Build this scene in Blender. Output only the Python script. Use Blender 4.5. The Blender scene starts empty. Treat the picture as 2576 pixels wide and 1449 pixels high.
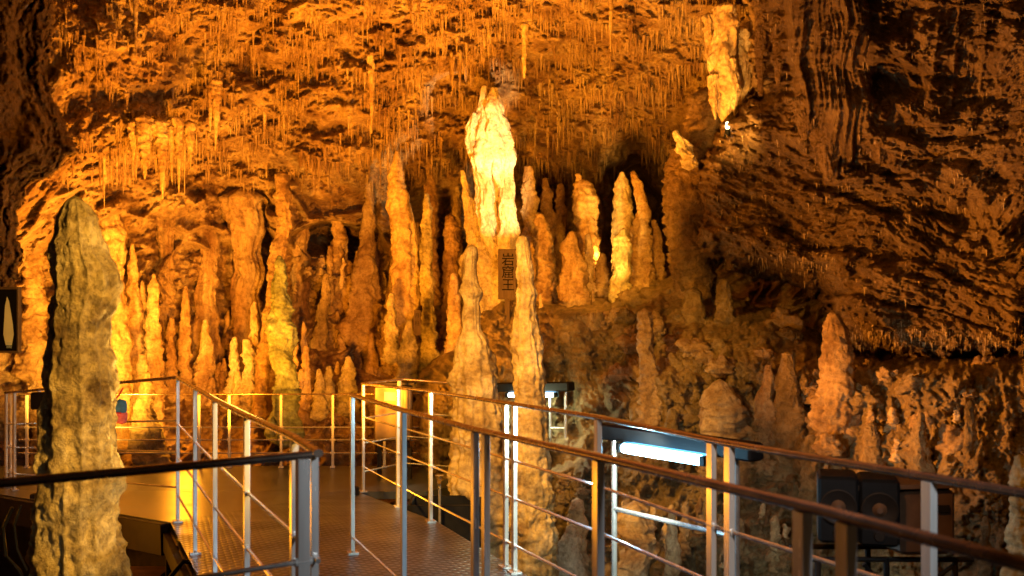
import bpy, math, random
import numpy as np
from mathutils import Vector, Matrix
random.seed(5)
F=2762.0; CX=1288.0; HY=760.0
sc=bpy.context.scene
COL=sc.collection
def at(px,py,Y): return Vector(((px-CX)/F*Y, Y, (HY-py)/F*Y))

# ------------------------------------------------------------------ noise
rs=np.random.RandomState(11)
perm=rs.permutation(256); perm=np.concatenate([perm,perm,perm])
G=rs.normal(size=(256,3)); G/=np.linalg.norm(G,axis=1)[:,None]
def pn(x,y,z):
    xi=np.floor(x).astype(np.int64); yi=np.floor(y).astype(np.int64); zi=np.floor(z).astype(np.int64)
    xf=x-xi; yf=y-yi; zf=z-zi; xi&=255; yi&=255; zi&=255
    u=xf*xf*xf*(xf*(xf*6-15)+10); v=yf*yf*yf*(yf*(yf*6-15)+10); w=zf*zf*zf*(zf*(zf*6-15)+10)
    def g(dx,dy,dz):
        h=perm[perm[perm[xi+dx]+yi+dy]+zi+dz]
        gg=G[h]
        return gg[...,0]*(xf-dx)+gg[...,1]*(yf-dy)+gg[...,2]*(zf-dz)
    a=g(0,0,0)*(1-u)+g(1,0,0)*u; b=g(0,1,0)*(1-u)+g(1,1,0)*u
    c=g(0,0,1)*(1-u)+g(1,0,1)*u; d=g(0,1,1)*(1-u)+g(1,1,1)*u
    return ((a*(1-v)+b*v)*(1-w)+(c*(1-v)+d*v)*w)*1.5
def fbm(x,y,z,o=4):
    s=0;a=1
    for i in range(o):
        s=s+a*pn(x+17*i,y+5*i,z+9*i); a*=.5; x=x*2.03;y=y*2.03;z=z*2.03
    return s
def bil(x,y,z,o=4,g=.5):
    s=0;a=1
    for i in range(o):
        s=s+a*np.abs(pn(x+7*i,y+15*i,z+3*i)); a*=g; x=x*2.07;y=y*2.07;z=z*2.07
    return s
def sm(t): 
    t=np.clip(t,0,1); return t*t*(3-2*t)

# ------------------------------------------------------------------ node materials
def newmat(n):
    m=bpy.data.materials.new(n); m.use_nodes=True
    return m, m.node_tree, m.node_tree.nodes['Principled BSDF']
def rock_mat(n,c1,c2,c3,s=1.0,bump=.6,rough=.6,streak=0.35,cav=.42):
    m,t,b=newmat(n); N=t.nodes; L=t.links
    geo=N.new('ShaderNodeNewGeometry')
    mp=N.new('ShaderNodeMapping'); mp.inputs['Scale'].default_value=(1,1,streak); L.new(geo.outputs['Position'],mp.inputs['Vector'])
    n1=N.new('ShaderNodeTexNoise'); n1.inputs['Scale'].default_value=1.6*s; n1.inputs['Detail'].default_value=4; n1.inputs['Roughness'].default_value=.65
    L.new(mp.outputs[0],n1.inputs['Vector'])
    r=N.new('ShaderNodeValToRGB'); e=r.color_ramp.elements
    e[0].position=.34; e[0].color=(*c1,1); e[1].position=.66; e[1].color=(*c3,1)
    q=e.new(.5); q.color=(*c2,1)
    L.new(n1.outputs['Fac'],r.inputs['Fac'])
    n2=N.new('ShaderNodeTexNoise'); n2.inputs['Scale'].default_value=11*s; n2.inputs['Detail'].default_value=5; n2.inputs['Roughness'].default_value=.75
    L.new(geo.outputs['Position'],n2.inputs['Vector'])
    mx=N.new('ShaderNodeMix'); mx.data_type='RGBA'; mx.blend_type='MULTIPLY'; mx.inputs[0].default_value=.8
    r2=N.new('ShaderNodeValToRGB'); r2.color_ramp.elements[0].position=.36; r2.color_ramp.elements[0].color=(cav,cav*.85,cav*.75,1); r2.color_ramp.elements[1].position=.58; r2.color_ramp.elements[1].color=(1,1,1,1)
    L.new(n2.outputs['Fac'],r2.inputs['Fac']); L.new(r.outputs[0],mx.inputs[6]); L.new(r2.outputs[0],mx.inputs[7])
    L.new(mx.outputs[2],b.inputs['Base Color'])
    b1=N.new('ShaderNodeBump'); b1.inputs['Strength'].default_value=bump; b1.inputs['Distance'].default_value=.14
    L.new(n2.outputs['Fac'],b1.inputs['Height']); L.new(b1.outputs[0],b.inputs['Normal'])
    rr=N.new('ShaderNodeMapRange'); rr.inputs['To Min'].default_value=rough-.2; rr.inputs['To Max'].default_value=rough+.2
    L.new(n2.outputs['Fac'],rr.inputs['Value']); L.new(rr.outputs[0],b.inputs['Roughness'])
    b.inputs['Specular IOR Level'].default_value=.35
    return m
M={}
M['cave']=rock_mat('cave_rock',(.24,.13,.07),(.45,.3,.17),(.62,.47,.29),1.3,.8,cav=.45)
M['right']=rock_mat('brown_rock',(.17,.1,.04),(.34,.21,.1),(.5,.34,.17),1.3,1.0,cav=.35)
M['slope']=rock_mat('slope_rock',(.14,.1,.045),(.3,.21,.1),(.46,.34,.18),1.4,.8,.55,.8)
M['lime']=rock_mat('limestone',(.32,.2,.1),(.54,.4,.22),(.7,.56,.36),2.2,.5,.5,.8,.45)
M['lime2']=rock_mat('stained_limestone',(.2,.11,.05),(.38,.25,.12),(.55,.4,.22),2.2,.6,.55,.8,.45)
M['pale']=rock_mat('pale_limestone',(.42,.33,.2),(.7,.6,.42),(.8,.72,.54),2.4,.7,.45,.9,.5)
M['moss']=rock_mat('damp_limestone',(.2,.17,.08),(.42,.36,.18),(.62,.53,.32),2.0,.6,.5,1.1,.4)
M['green']=rock_mat('greenish_limestone',(.11,.13,.06),(.2,.24,.13),(.33,.38,.24),2.4,.5,.45,1.2,.4)
M['gold']=rock_mat('golden_wet_limestone',(.25,.16,.06),(.5,.38,.17),(.7,.56,.3),2.0,.4,.4,1.3,.45)
M['ochre']=rock_mat('ochre_pitted_limestone',(.16,.1,.035),(.45,.33,.12),(.68,.54,.25),1.9,.6,.42,1.5,.25)
def simple(n,c,metal=0,rough=.5,var=.15,scale=20,em=None,es=0,stretch=(1,1,1),bump=.05,spec=.5):
    m,t,b=newmat(n); N=t.nodes; L=t.links
    tc=N.new('ShaderNodeTexCoord'); mp=N.new('ShaderNodeMapping'); mp.inputs['Scale'].default_value=stretch; L.new(tc.outputs['Object'],mp.inputs[0])
    nz=N.new('ShaderNodeTexNoise'); nz.inputs['Scale'].default_value=scale; nz.inputs['Detail'].default_value=4; L.new(mp.outputs[0],nz.inputs['Vector'])
    r=N.new('ShaderNodeValToRGB'); e=r.color_ramp.elements
    e[0].position=.3; e[1].position=.7
    e[0].color=(*[v*(1-var) for v in c],1); e[1].color=(*[min(1,v*(1+var)) for v in c],1)
    L.new(nz.outputs['Fac'],r.inputs['Fac']); L.new(r.outputs[0],b.inputs['Base Color'])
    rr=N.new('ShaderNodeMapRange'); rr.inputs['To Min'].default_value=max(.05,rough-.12); rr.inputs['To Max'].default_value=rough+.12
    L.new(nz.outputs['Fac'],rr.inputs['Value']); L.new(rr.outputs[0],b.inputs['Roughness'])
    bp=N.new('ShaderNodeBump'); bp.inputs['Strength'].default_value=bump; bp.inputs['Distance'].default_value=.01; L.new(nz.outputs['Fac'],bp.inputs['Height']); L.new(bp.outputs[0],b.inputs['Normal'])
    b.inputs['Metallic'].default_value=metal; b.inputs['Specular IOR Level'].default_value=spec
    if em: b.inputs['Emission Color'].default_value=(*em,1); b.inputs['Emission Strength'].default_value=es
    return m
M['steel']=simple('brushed_steel',(.85,.84,.82),.6,.24,.1,30,stretch=(1,1,.1))
M['rail']=simple('worn_handrail_steel',(.3,.22,.17),.85,.25,.25,14)
M['bar']=simple('round_bar_steel',(.7,.68,.66),.8,.22,.15,20)
M['black']=simple('black_paint',(.006,.006,.007),.0,.6,.3,12,spec=.12)
M['darkmetal']=simple('dark_steel',(.018,.014,.012),.2,.6,.4,9,spec=.15)
M['tube']=simple('lit_tube',(.9,.9,.9),0,.5,.02,5,(.3,.72,1),16)
M['tube2']=simple('lit_tube_far',(.9,.9,.9),0,.5,.02,5,(.8,.92,1),12)
M['bulb']=simple('lit_bulb',(.9,.9,.9),0,.5,.02,5,(1,.75,.35),14)
M['white']=simple('white_enamel',(.4,.42,.45),0,.4,.05,8)
M['refl']=simple('glow_tinted_reflector',(.05,.16,.26),0,.4,.05,8)  # the tube's blue glow is put into this plate's base colour
M['board']=simple('sign_wood',(.075,.05,.03),0,.8,.25,12,stretch=(6,6,.6),spec=.1)
M['ink']=simple('black_lettering',(.006,.004,.003),0,.9,.1,8,spec=.05)
M['paper']=simple('pale_sign_paint',(.6,.5,.36),0,.6,.1,12)
M['blue']=simple('blue_cloth',(.06,.25,.5),0,.8,.2,40)
M['pink']=simple('pink_cloth',(.8,.22,.25),0,.8,.2,40)
M['red']=simple('red_cloth',(.6,.04,.03),0,.7,.2,40)
M['brass']=simple('worn_brass',(.55,.38,.15),.95,.35,.3,40)
M['brown']=simple('brown_painted_wood',(.1,.05,.025),0,.55,.3,10,spec=.3)
M['cab']=simple('beige_cabinet_metal',(.11,.075,.045),.3,.4,.15,10)
m,t,b=newmat('tread_plate'); N=t.nodes; L=t.links
geo=N.new('ShaderNodeNewGeometry'); mp=N.new('ShaderNodeMapping'); mp.inputs['Rotation'].default_value=(0,0,math.radians(27)); mp.inputs['Scale'].default_value=(17,17,0)
L.new(geo.outputs['Position'],mp.inputs[0])
vo=N.new('ShaderNodeTexVoronoi'); vo.inputs['Randomness'].default_value=0; vo.inputs['Scale'].default_value=1; L.new(mp.outputs[0],vo.inputs['Vector'])
rp=N.new('ShaderNodeValToRGB'); rp.color_ramp.elements[0].position=.18; rp.color_ramp.elements[0].color=(1,1,1,1); rp.color_ramp.elements[1].position=.4; rp.color_ramp.elements[1].color=(0,0,0,1)
L.new(vo.outputs['Distance'],rp.inputs[0])
bp=N.new('ShaderNodeBump'); bp.inputs['Distance'].default_value=.005; bp.inputs['Strength'].default_value=.8; L.new(rp.outputs[0],bp.inputs['Height']); L.new(bp.outputs[0],b.inputs['Normal'])
nz=N.new('ShaderNodeTexNoise'); nz.inputs['Scale'].default_value=2.5; nz.inputs['Detail'].default_value=6; L.new(geo.outputs['Position'],nz.inputs['Vector'])
cr=N.new('ShaderNodeValToRGB'); cr.color_ramp.elements[0].position=.35; cr.color_ramp.elements[0].color=(.022,.03,.045,1); cr.color_ramp.elements[1].position=.65; cr.color_ramp.elements[1].color=(.075,.1,.14,1)
L.new(nz.outputs['Fac'],cr.inputs[0])
mx=N.new('ShaderNodeMix'); mx.data_type='RGBA'; L.new(rp.outputs[0],mx.inputs[0]); L.new(cr.outputs[0],mx.inputs[6]); mx.inputs[7].default_value=(.17,.21,.28,1); L.new(mx.outputs[2],b.inputs['Base Color'])
b.inputs['Metallic'].default_value=.65
rr=N.new('ShaderNodeMapRange'); rr.inputs['To Min'].default_value=.5; rr.inputs['To Max'].default_value=.22; L.new(nz.outputs['Fac'],rr.inputs['Value']); L.new(rr.outputs[0],b.inputs['Roughness'])
M['tread']=m
M['plate']=simple('smooth_deck_plate',(.1,.115,.14),.5,.35,.5,3)

# ------------------------------------------------------------------ mesh helpers
def fastmesh(name,V,Fq,mat):
    me=bpy.data.meshes.new(name)
    Fq=np.asarray(Fq,dtype=np.int32); n=len(Fq); k=Fq.shape[1]
    me.vertices.add(len(V)); me.vertices.foreach_set('co',np.asarray(V,dtype=np.float32).ravel())
    me.loops.add(n*k); me.loops.foreach_set('vertex_index',Fq.ravel())
    me.polygons.add(n); me.polygons.foreach_set('loop_start',np.arange(0,n*k,k,dtype=np.int32)); 
    me.update(calc_edges=True)
    me.polygons.foreach_set('use_smooth',np.ones(n,dtype=bool))
    me.materials.append(mat); me.validate(); return me
def tag(o,label=None,cat=None,group=None,kind=None):
    if label:o['label']=label
    if cat:o['category']=cat
    if group:o['group']=group
    if kind:o['kind']=kind
    return o
def link(name,me,parent=None,loc=(0,0,0)):
    o=bpy.data.objects.new(name,me); COL.objects.link(o); o.location=loc
    if parent: o.parent=parent
    return o
def empty(name,loc=(0,0,0),rz=0):
    o=bpy.data.objects.new(name,None); COL.objects.link(o); o.location=loc; o.rotation_euler=(0,0,rz); o.empty_display_size=.1
    return o
class MB:
    def __init__(s): s.v=[]; s.f=[]
    def add(s,v,f):
        k=len(s.v); s.v+= [tuple(p) for p in v]; s.f+=[tuple(i+k for i in q) for q in f]; return s
    def box(s,c,d,rz=0,ax=None,bev=.15):
        if ax is None:
            u=Vector((math.cos(rz),math.sin(rz),0)); v=Vector((-math.sin(rz),math.cos(rz),0)); w=Vector((0,0,1))
        else: u,v,w=ax
        c=Vector(c); hx,hy,hz=[q/2 for q in d]; e=min(hx,hy,hz)*bev
        V=[];
        for (a,bz) in ((-hz,1),(-hz+e,0),(hz-e,0),(hz,1)):
            o=e if bz else 0
            X=hx-o; Yy=hy-o
            for (x,y) in ((-X+e,-Yy),(X-e,-Yy),(X,-Yy+e),(X,Yy-e),(X-e,Yy),(-X+e,Yy),(-X,Yy-e),(-X,-Yy+e)):
                V.append(c+u*x+v*y+w*a)
        Fc=[tuple(range(7,-1,-1)),tuple(range(24,32))]
        for r in range(3):
            for i in range(8):
                j=(i+1)%8; Fc.append((r*8+i,r*8+j,r*8+8+j,r*8+8+i))
        return s.add(V,Fc)
    def tube(s,pts,r,n=12,cap=True,flat=1.0):
        pts=[Vector(p) for p in pts]; V=[];Fc=[]
        for i,p in enumerate(pts):
            if i==0: t=pts[1]-p
            elif i==len(pts)-1: t=p-pts[i-1]
            else: t=(pts[i+1]-p).normalized()+(p-pts[i-1]).normalized()
            t.normalize()
            ref=Vector((0,0,1)) if abs(t.z)<.9 else Vector((0,1,0))
            a=t.cross(ref).normalized(); bb=a.cross(t).normalized()
            k=1.0
            if 0<i<len(pts)-1:
                cs=t.dot((p-pts[i-1]).normalized()); k=1/max(.5,cs)
            rr=r[i] if isinstance(r,(list,tuple)) else r
            for j in range(n):
                an=2*math.pi*j/n; V.append(p+a*math.cos(an)*rr*k+bb*math.sin(an)*rr*flat)
        for i in range(len(pts)-1):
            for j in range(n):
                q=(j+1)%n; Fc.append((i*n+j,i*n+q,(i+1)*n+q,(i+1)*n+j))
        if cap: Fc.append(tuple(range(n-1,-1,-1))); k=(len(pts)-1)*n; Fc.append(tuple(range(k,k+n)))
        return s.add(V,Fc)
    def build(s,name,mat,parent=None,smooth=True,loc=(0,0,0)):
        me=bpy.data.meshes.new(name)
        me.from_pydata(s.v,[],s.f); me.update(); me.materials.append(mat)
        if smooth:
            for p in me.polygons: p.use_smooth=len(p.vertices)==4
            try: me.set_sharp_from_angle(angle=math.radians(35))
            except Exception: pass
        return link(name,me,parent,loc)

# ------------------------------------------------------------------ depth fields of the rock
def table(xs,ys,T):
    T=np.array(T,float)
    def f(px,py):
        px=np.asarray(px,float);py=np.asarray(py,float)
        rows=np.stack([np.interp(px,xs,T[j]) for j in range(len(ys))])
        k=np.clip(np.searchsorted(ys,py)-1,0,len(ys)-2); ya=np.array(ys,float)
        t=np.clip((py-ya[k])/(ya[k+1]-ya[k]),0,1)
        a=np.take_along_axis(rows,k[None],0)[0]; b=np.take_along_axis(rows,(k+1)[None],0)[0]
        return a*(1-t)+b*t
    return f
xsA=[-1500,-400,0,200,500,900,1288,1600,1900,2300,2900,4000]
ysA=[-2500,-900,-300,0,200,400,500,650,800,950,1050,1200,1350,1600,2200,3600]
TA=[[2.5,3,3,3,3,3,3,3,3,3,2.5,2],
[5,7,8,8.5,8.5,8.5,8.5,8.5,8,7,6,4],
[6,8.5,10,10.5,11,11.5,11.5,11.5,11,10,8,5],
[6,9,11,12,12.5,13,13.5,13.5,13,12,9,6],
[6,9,11.3,12.5,13.5,14.5,15.5,15.5,15,13,9,6],
[6,9,11.8,13.5,15,16,17.5,17.5,16.5,14,9,6],
[6,9.3,12.4,14.3,15.8,16.7,18.5,19,17.5,14,9,6],
[6,9.5,14,15.2,16.6,18,18.8,19.2,17.5,14,9,6],
[6,9.5,15,16,17,17.4,17.4,17.4,16,13,9,6],
[6,9.5,15.3,15.9,16.2,16.2,16.2,16,15,12,9,6],
[6,9.5,15.1,15.5,15.6,15.6,15.6,15.2,14,11,8,6],
[6,9.5,14.8,14.9,14.9,14.9,14.9,14.4,13,10,7,6],
[6,9,13,13,13,13,13,13,11,9,6,5],
[6,8,10.5,10.5,10.5,10.5,10.5,10.5,9.5,8,6,5],
[5,6.1,6.1,6.1,6.1,6.1,6.1,6.1,6.1,6,5,4],
[3,3.1,3.1,3.1,3.1,3.1,3.1,3.1,3.1,3,3,3]]
fA=table(xsA,ysA,TA)
def gau(px,py,cx,cy,sx,sy): 
    px=px+45*pn(px/70,py/70,px*0+1.7); py=py+35*pn(px/60+9,py/60,px*0+4.7)
    return np.exp(-(((px-cx)/sx)**2+((py-cy)/sy)**2)**2)
def depthA(px,py):
    px=np.asarray(px,float);py=np.asarray(py,float)
    Y=fA(px,py)
    Y=Y+3.2*gau(px,py,865,612,95,48)+3.8*gau(px,py,1600,500,70,120)+1.2*gau(px,py,620,560,60,60)
    x=(px-CX)/F*Y; z=(HY-py)/F*Y; y=Y
    up=sm((560-py)/160); lo=sm((py-1150)/200)
    d=fbm(x*.4,y*.4,z*.4,3)*.8
    d=d-(bil(x*.9,y*.9,z*1.2,5,.58)-.55)*.7
    wx=x+.25*pn(x*2,y*2,z*2)
    dr=(1-np.abs(pn(wx*2.6,y*1.8,z*.35)))**4
    pat=sm((pn(x*.8+3,y*.8,z*.9)+.1)*3)
    wall=sm((py-430)/80)*(1-lo)
    d=d-dr*(.25*up*pat+.5*wall)
    dr2=(1-np.abs(pn(wx*8,y*6,z*.9+4)))**3
    d=d-dr2*.13*(1-lo)*(.3+.7*pat)
    d=d-(bil(x*4.5,y*4.5,z*5.5,4,.62)-.5)*.22
    return Y+d*(1-.55*lo)*np.clip(Y/12,.3,1)
polyB=[(1890,-1200),(1885,0),(1905,235),(1800,345),(1750,420),(1755,600),(1800,670),(1960,715),(2085,765),(2110,840),(2150,895),(2400,905),(2576,890),(3800,870),(3800,-1200)]
polyC=[(1030,1010),(1060,930),(1140,870),(1200,765),(1290,735),(1400,755),(1520,735),(1690,690),(1790,715),(1850,745),(1980,790),(2080,860),(2200,900),(2600,880),(3800,880),(3800,2700),(1060,2700),(1060,1250)]
polyE=[(-1400,-1200),(170,-1200),(140,0),(110,180),(190,380),(150,430),(60,470),(45,560),(48,700),(20,780),(-1400,800)]
def sdist(px,py,poly):
    px=np.asarray(px,float);py=np.asarray(py,float)
    dmin=np.full(px.shape,1e9); ins=np.zeros(px.shape,bool)
    n=len(poly)
    for i in range(n):
        x0,y0=poly[i];x1,y1=poly[(i+1)%n]
        dx,dy=x1-x0,y1-y0
        t=np.clip(((px-x0)*dx+(py-y0)*dy)/(dx*dx+dy*dy),0,1)
        dmin=np.minimum(dmin,np.hypot(px-x0-t*dx,py-y0-t*dy))
        if y0!=y1:
            c=((y0>py)!=(y1>py))&(px<(x1-x0)*(py-y0)/(y1-y0)+x0); ins^=c
    return np.where(ins,dmin,-dmin)
def wob(px,py,a=14): return 1.6*a*pn(px/60,py/60,px*0+3.3)+a*pn(px/22,py/22,px*0+8.3)+a*.5*pn(px/9,py/9,px*0+8.3)
def depthB(px,py,sd=None):
    px=np.asarray(px,float);py=np.asarray(py,float)
    Yb=np.interp(px,[1700,1900,2200,2576,3000,3800],[11.8,11,9.2,7.2,6,4.2])
    Yb=Yb*np.interp(py,[-1200,-300,0,500,900],[.55,.78,.88,1.0,1.04])
    if sd is None: sd=sdist(px,py,polyB)+wob(px,py)
    q=np.clip(sd/60,0,1)
    Y=Yb+ (1-np.sqrt(q*(2-q)))*1.8
    # nominal 8.5 m plane for the pattern, so it neither shears nor stretches
    x=(px-CX)/F*8.5; z=(HY-py)/F*8.5
    xr=x-z*.2; zr=z+x*.13+.25*pn(x*1.1,x*0+2.2,z*1.1)
    c0=x*0
    w=.3*pn(xr*1.2,c0,z*1.2+5)
    d=fbm(xr*.6,c0+.3,z*.7,3)*.35
    d=d-(bil(xr*1.3,c0+.6,zr*2.6+w,5,.62)-.65)*.8
    d=d-(bil(xr*4.2,c0+.9,zr*8+w*2,4,.65)-.6)*.24
    sh=zr*2.6+.6*pn(xr*.9,c0+.2,zr*.7)+.35*pn(xr*2.6,c0+.5,zr*1.4); fr=sh-np.floor(sh)
    d=d-(fr**.8*(1-fr)**.22*1.65-.6)*.42*sm(pn(xr*.7+7,c0+.2,zr*1.1)*2+.75)
    d=d+gau(px,py,2240,205,90,50)*.7+gau(px,py,1990,690,110,40)*.8
    d=d-(1-np.abs(pn(xr*5,c0+.1,z*.9)))**4*.2*sm((320-py)/160)
    fl=sm((np.interp(py,[-50,150,300,420,470],[115,120,100,50,0])-np.abs(px-np.interp(py,[-50,200,440],[2075,2100,2105])))/30)
    fx=px+18*pn(px/90,py/110,px*0+2.2)
    rib=(1-np.abs(pn(fx/11,px*0+.5,py/170)))**2*.6+(1-np.abs(pn(fx/30,px*0+2.5,py/260)))**2
    d=d*(1-.7*fl)-fl*(.25+.26*(rib-.6))
    return Y+d*np.clip(Y/9,.4,1.1)
fC=table([1040,1200,1380,1500,1700,2000,2400,2800,3600],[740,950,1200,1450,1800,2700],
[[14,13.6,13.6,13.4,13,12,10.2,8.6,6.6],[13,12.6,12.6,12.1,11.3,10,7.9,6.6,5],[12.3,11.8,11.7,11.1,10.4,9.2,7.3,6,4.6],
[11.5,11.2,10.8,10.2,9.5,8.5,6.8,5.6,4.2],[10,9.5,9.3,8.8,8,7.2,6,5,3.6],[5,5,5,4.8,4.4,4,3.4,2.9,2.1]])
def depthC(px,py,sd=None):
    px=np.asarray(px,float);py=np.asarray(py,float)
    if sd is None: sd=sdist(px,py,polyC)+wob(px,py,9)
    q=np.clip(sd/60,0,1)
    Y0=fC(px,py); Y=Y0+(1-np.sqrt(q*(2-q)))*2.0
    x=(px-CX)/F*9.5; z=(HY-py)/F*9.5
    w=.3*pn(x*1.1,x*0+3.3,z*1.1)
    d=fbm(x*.6,x*0+.4,z*.6,2)*.3-(bil(x*1.5+w,x*0+.7,z*1.2,5,.58)-.55)*.85
    d=d-(1-np.abs(pn(x*2.6+w,x*0+1.4,z*.6)))**3*.25-(bil(x*6,x*0+.2,z*6,3,.6)-.5)*.15
    return Y+d*np.clip(Y/10,.3,1)
def placeC(px,py):
    Y=float(depthC(np.array([float(px)]),np.array([float(py)]))[0]); return at(px,py,Y)
def placeA(px,py):
    Y=float(depthA(np.array([float(px)]),np.array([float(py)]))[0]); return at(px,py,Y)
def depthE(px,py,sd=None):
    px=np.asarray(px,float);py=np.asarray(py,float)
    if sd is None: sd=sdist(px,py,polyE)+wob(px,py,10)
    q=np.clip(sd/110,0,1)
    Y=np.interp(px,[-1400,-300,0,200],[4.5,7,8.6,9.6])*np.interp(py,[-1200,0,700],[.7,.95,1])+(1-np.sqrt(q*(2-q)))*2.4
    x=(px-CX)/F*Y; z=(HY-py)/F*Y; y=Y
    d=fbm(x*.7,y*.7,z*.7,3)*.5-(bil(x*1.2,y*1.2,z*1.6,5,.6)-.55)*.8-(bil(x*5,y*5,z*5,3)-.4)*.22
    return Y+d
def grid(a,b,c,d,step,ext):
    core=np.arange(b,c,step); 
    return np.concatenate([np.arange(a,b,ext) if a<b else [],core,np.arange(c,d,ext) if d>c else []])
def sheet(fn,xs,ys,poly=None,wa=14):
    PX,PY=np.meshgrid(xs,ys)
    if poly is not None:
        sd=sdist(PX,PY,poly)+wob(PX,PY,wa); Y=fn(PX,PY,sd)
    else: sd=None; Y=fn(PX,PY)
    V=np.stack([(PX-CX)/F*Y,Y,(HY-PY)/F*Y],-1).reshape(-1,3)
    ny,nx=PX.shape; idx=np.arange(ny*nx).reshape(ny,nx)
    Q=np.stack([idx[:-1,:-1],idx[1:,:-1],idx[1:,1:],idx[:-1,1:]],-1).reshape(-1,4)
    pyc=((PY[:-1,:-1]+PY[1:,1:])/2).ravel()
    if sd is not None:
        s=np.minimum(np.minimum(sd[:-1,:-1],sd[1:,1:]),np.minimum(sd[1:,:-1],sd[:-1,1:])).ravel()
        k=s>-3; Q=Q[k]; pyc=pyc[k]
    return V,Q,pyc
def sub(name,V,Q,mat):
    u,inv=np.unique(Q,return_inverse=True)
    me=fastmesh(name,V[u],inv.reshape(-1,4),mat); o=link(name,me); o['kind']='structure'; return o
V,Q,pc=sheet(depthA,grid(-1500,-60,2640,4000,3.2,36),grid(-2500,-60,1330,3600,3.0,36))
sub('cave_ceiling',V,Q[pc<430],M['cave']); sub('cave_wall',V,Q[(pc>=430)&(pc<1040)],M['cave']); sub('cave_floor',V,Q[pc>=1040],M['cave'])
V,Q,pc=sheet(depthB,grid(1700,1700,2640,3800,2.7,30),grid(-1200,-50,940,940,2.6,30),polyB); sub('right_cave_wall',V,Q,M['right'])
V,Q,pc=sheet(depthC,grid(1010,1010,2640,3800,3.0,30),grid(670,670,1480,2700,2.4,30),polyC,9); sub('rock_slope',V,Q,M['slope'])
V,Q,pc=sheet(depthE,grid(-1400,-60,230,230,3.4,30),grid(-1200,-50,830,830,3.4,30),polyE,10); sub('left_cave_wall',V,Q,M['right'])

# ------------------------------------------------------------------ speleothems
def lathe_prof(prof,D,seed,rough=.24,ring=.17,flute=0,segs=44,step=3.0,detail=1.2,zs=1.0,sway=.5):
    prof=sorted(prof); y=np.array([p[0] for p in prof],float); xl=np.array([p[1] for p in prof],float); xr=np.array([p[2] for p in prof],float)
    n=int(min(300,max(24,(y[-1]-y[0])/step))); yy=np.linspace(y[0],y[-1],n)
    c=np.interp(yy,y,(xl+xr)/2); r=np.interp(yy,y,(xr-xl)/2)
    ker=np.array([1,2,3,2,1.])/9
    c2=np.convolve(np.pad(c,2,mode='edge'),ker,'valid'); r2=np.convolve(np.pad(r,2,mode='edge'),ker,'valid')
    s=D/F; th=np.linspace(0,2*np.pi,segs,endpoint=False)
    R=(r2*s)[:,None]; TH=th[None,:]; Z=((HY-yy)*s)[:,None]+0*TH
    rm=max(.04,float(np.mean(r2*s)))
    so=seed*3.17
    X0=np.cos(TH)*R; Y0=np.sin(TH)*R
    k=.8/rm
    Zk=Z*zs
    dis=rough*1.5*fbm(X0*k+so,Y0*k,Zk*k*.6,4)
    wz=Zk*k*1.3+.5*pn(X0*k+so,Y0*k,Zk*k)
    dis=dis+ring*2.0*(bil(X0*k*.5+so,Y0*k*.5,wz,4,.55)-.5)
    dis=dis+.1*detail*(bil(X0*k*3,Y0*k*3+so,Zk*k*2.2,3)-.4)
    dis=dis+.12*((1-np.abs(pn(np.cos(TH)*2.4+so,np.sin(TH)*2.4,Zk*k*.25)))**3-.4)
    if flute: dis=dis+flute*1.6*((1-np.abs(pn(np.cos(TH)*4+so,np.sin(TH)*4,Z*k*.15)))**2-.55)
    cw=pn(Z[:,0]*k*.7+so,Z[:,0]*0+1.1,Z[:,0]*0)*sway*(r2*s)
    RR=R*np.clip(1+dis,.35,1.7)
    X=((c2-CX)*s+cw)[:,None]+np.cos(TH)*RR; Y=D+np.sin(TH)*RR
    V=np.stack([X,Y,Z],-1).reshape(-1,3)
    idx=np.arange(n*segs).reshape(n,segs); nx=np.roll(idx,-1,1)
    Q=np.stack([idx[:-1],idx[1:],nx[1:],nx[:-1]],-1).reshape(-1,4)
    t0=V[:segs].mean(0)+np.array([0,0,(r2[0]*s)*.6]); t1=V[-segs:].mean(0)-np.array([0,0,(r2[-1]*s)*.6])
    b=len(V); V=np.vstack([V,[t0,t1]])
    a=idx[0]; an=nx[0]; e=idx[-1]; en=nx[-1]
    C1=np.stack([np.full(segs,b),a,an],-1); C2=np.stack([np.full(segs,b+1),en,e],-1)
    return V,Q,np.vstack([C1,C2])
def spele_mesh(name,profs,D,seed,mat,**k):
    Vs=[];Qs=[];Ts=[];o=0
    for i,p in enumerate(profs):
        V,Q,T=lathe_prof(p,D if not isinstance(D,(list,tuple)) else D[i],seed+i,**k); Vs.append(V);Qs.append(Q+o);Ts.append(T+o);o+=len(V)
    V=np.vstack(Vs);Q=np.vstack(Qs);T=np.vstack(Ts)
    zb=V[:,2].min(); base=np.array([V[:,0].mean(),V[:,1].mean(),zb]); V=V-base
    me=bpy.data.meshes.new(name)
    n=len(Q);m=len(T)
    me.vertices.add(len(V)); me.vertices.foreach_set('co',V.astype(np.float32).ravel())
    me.loops.add(n*4+m*3); me.loops.foreach_set('vertex_index',np.concatenate([Q.ravel(),T.ravel()]).astype(np.int32))
    me.polygons.add(n+m); me.polygons.foreach_set('loop_start',np.concatenate([np.arange(n)*4,n*4+np.arange(m)*3]).astype(np.int32))
    me.update(calc_edges=True); me.polygons.foreach_set('use_smooth',np.ones(n+m,bool)); me.materials.append(mat); me.validate()
    return me,base
SEED=[0]
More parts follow.
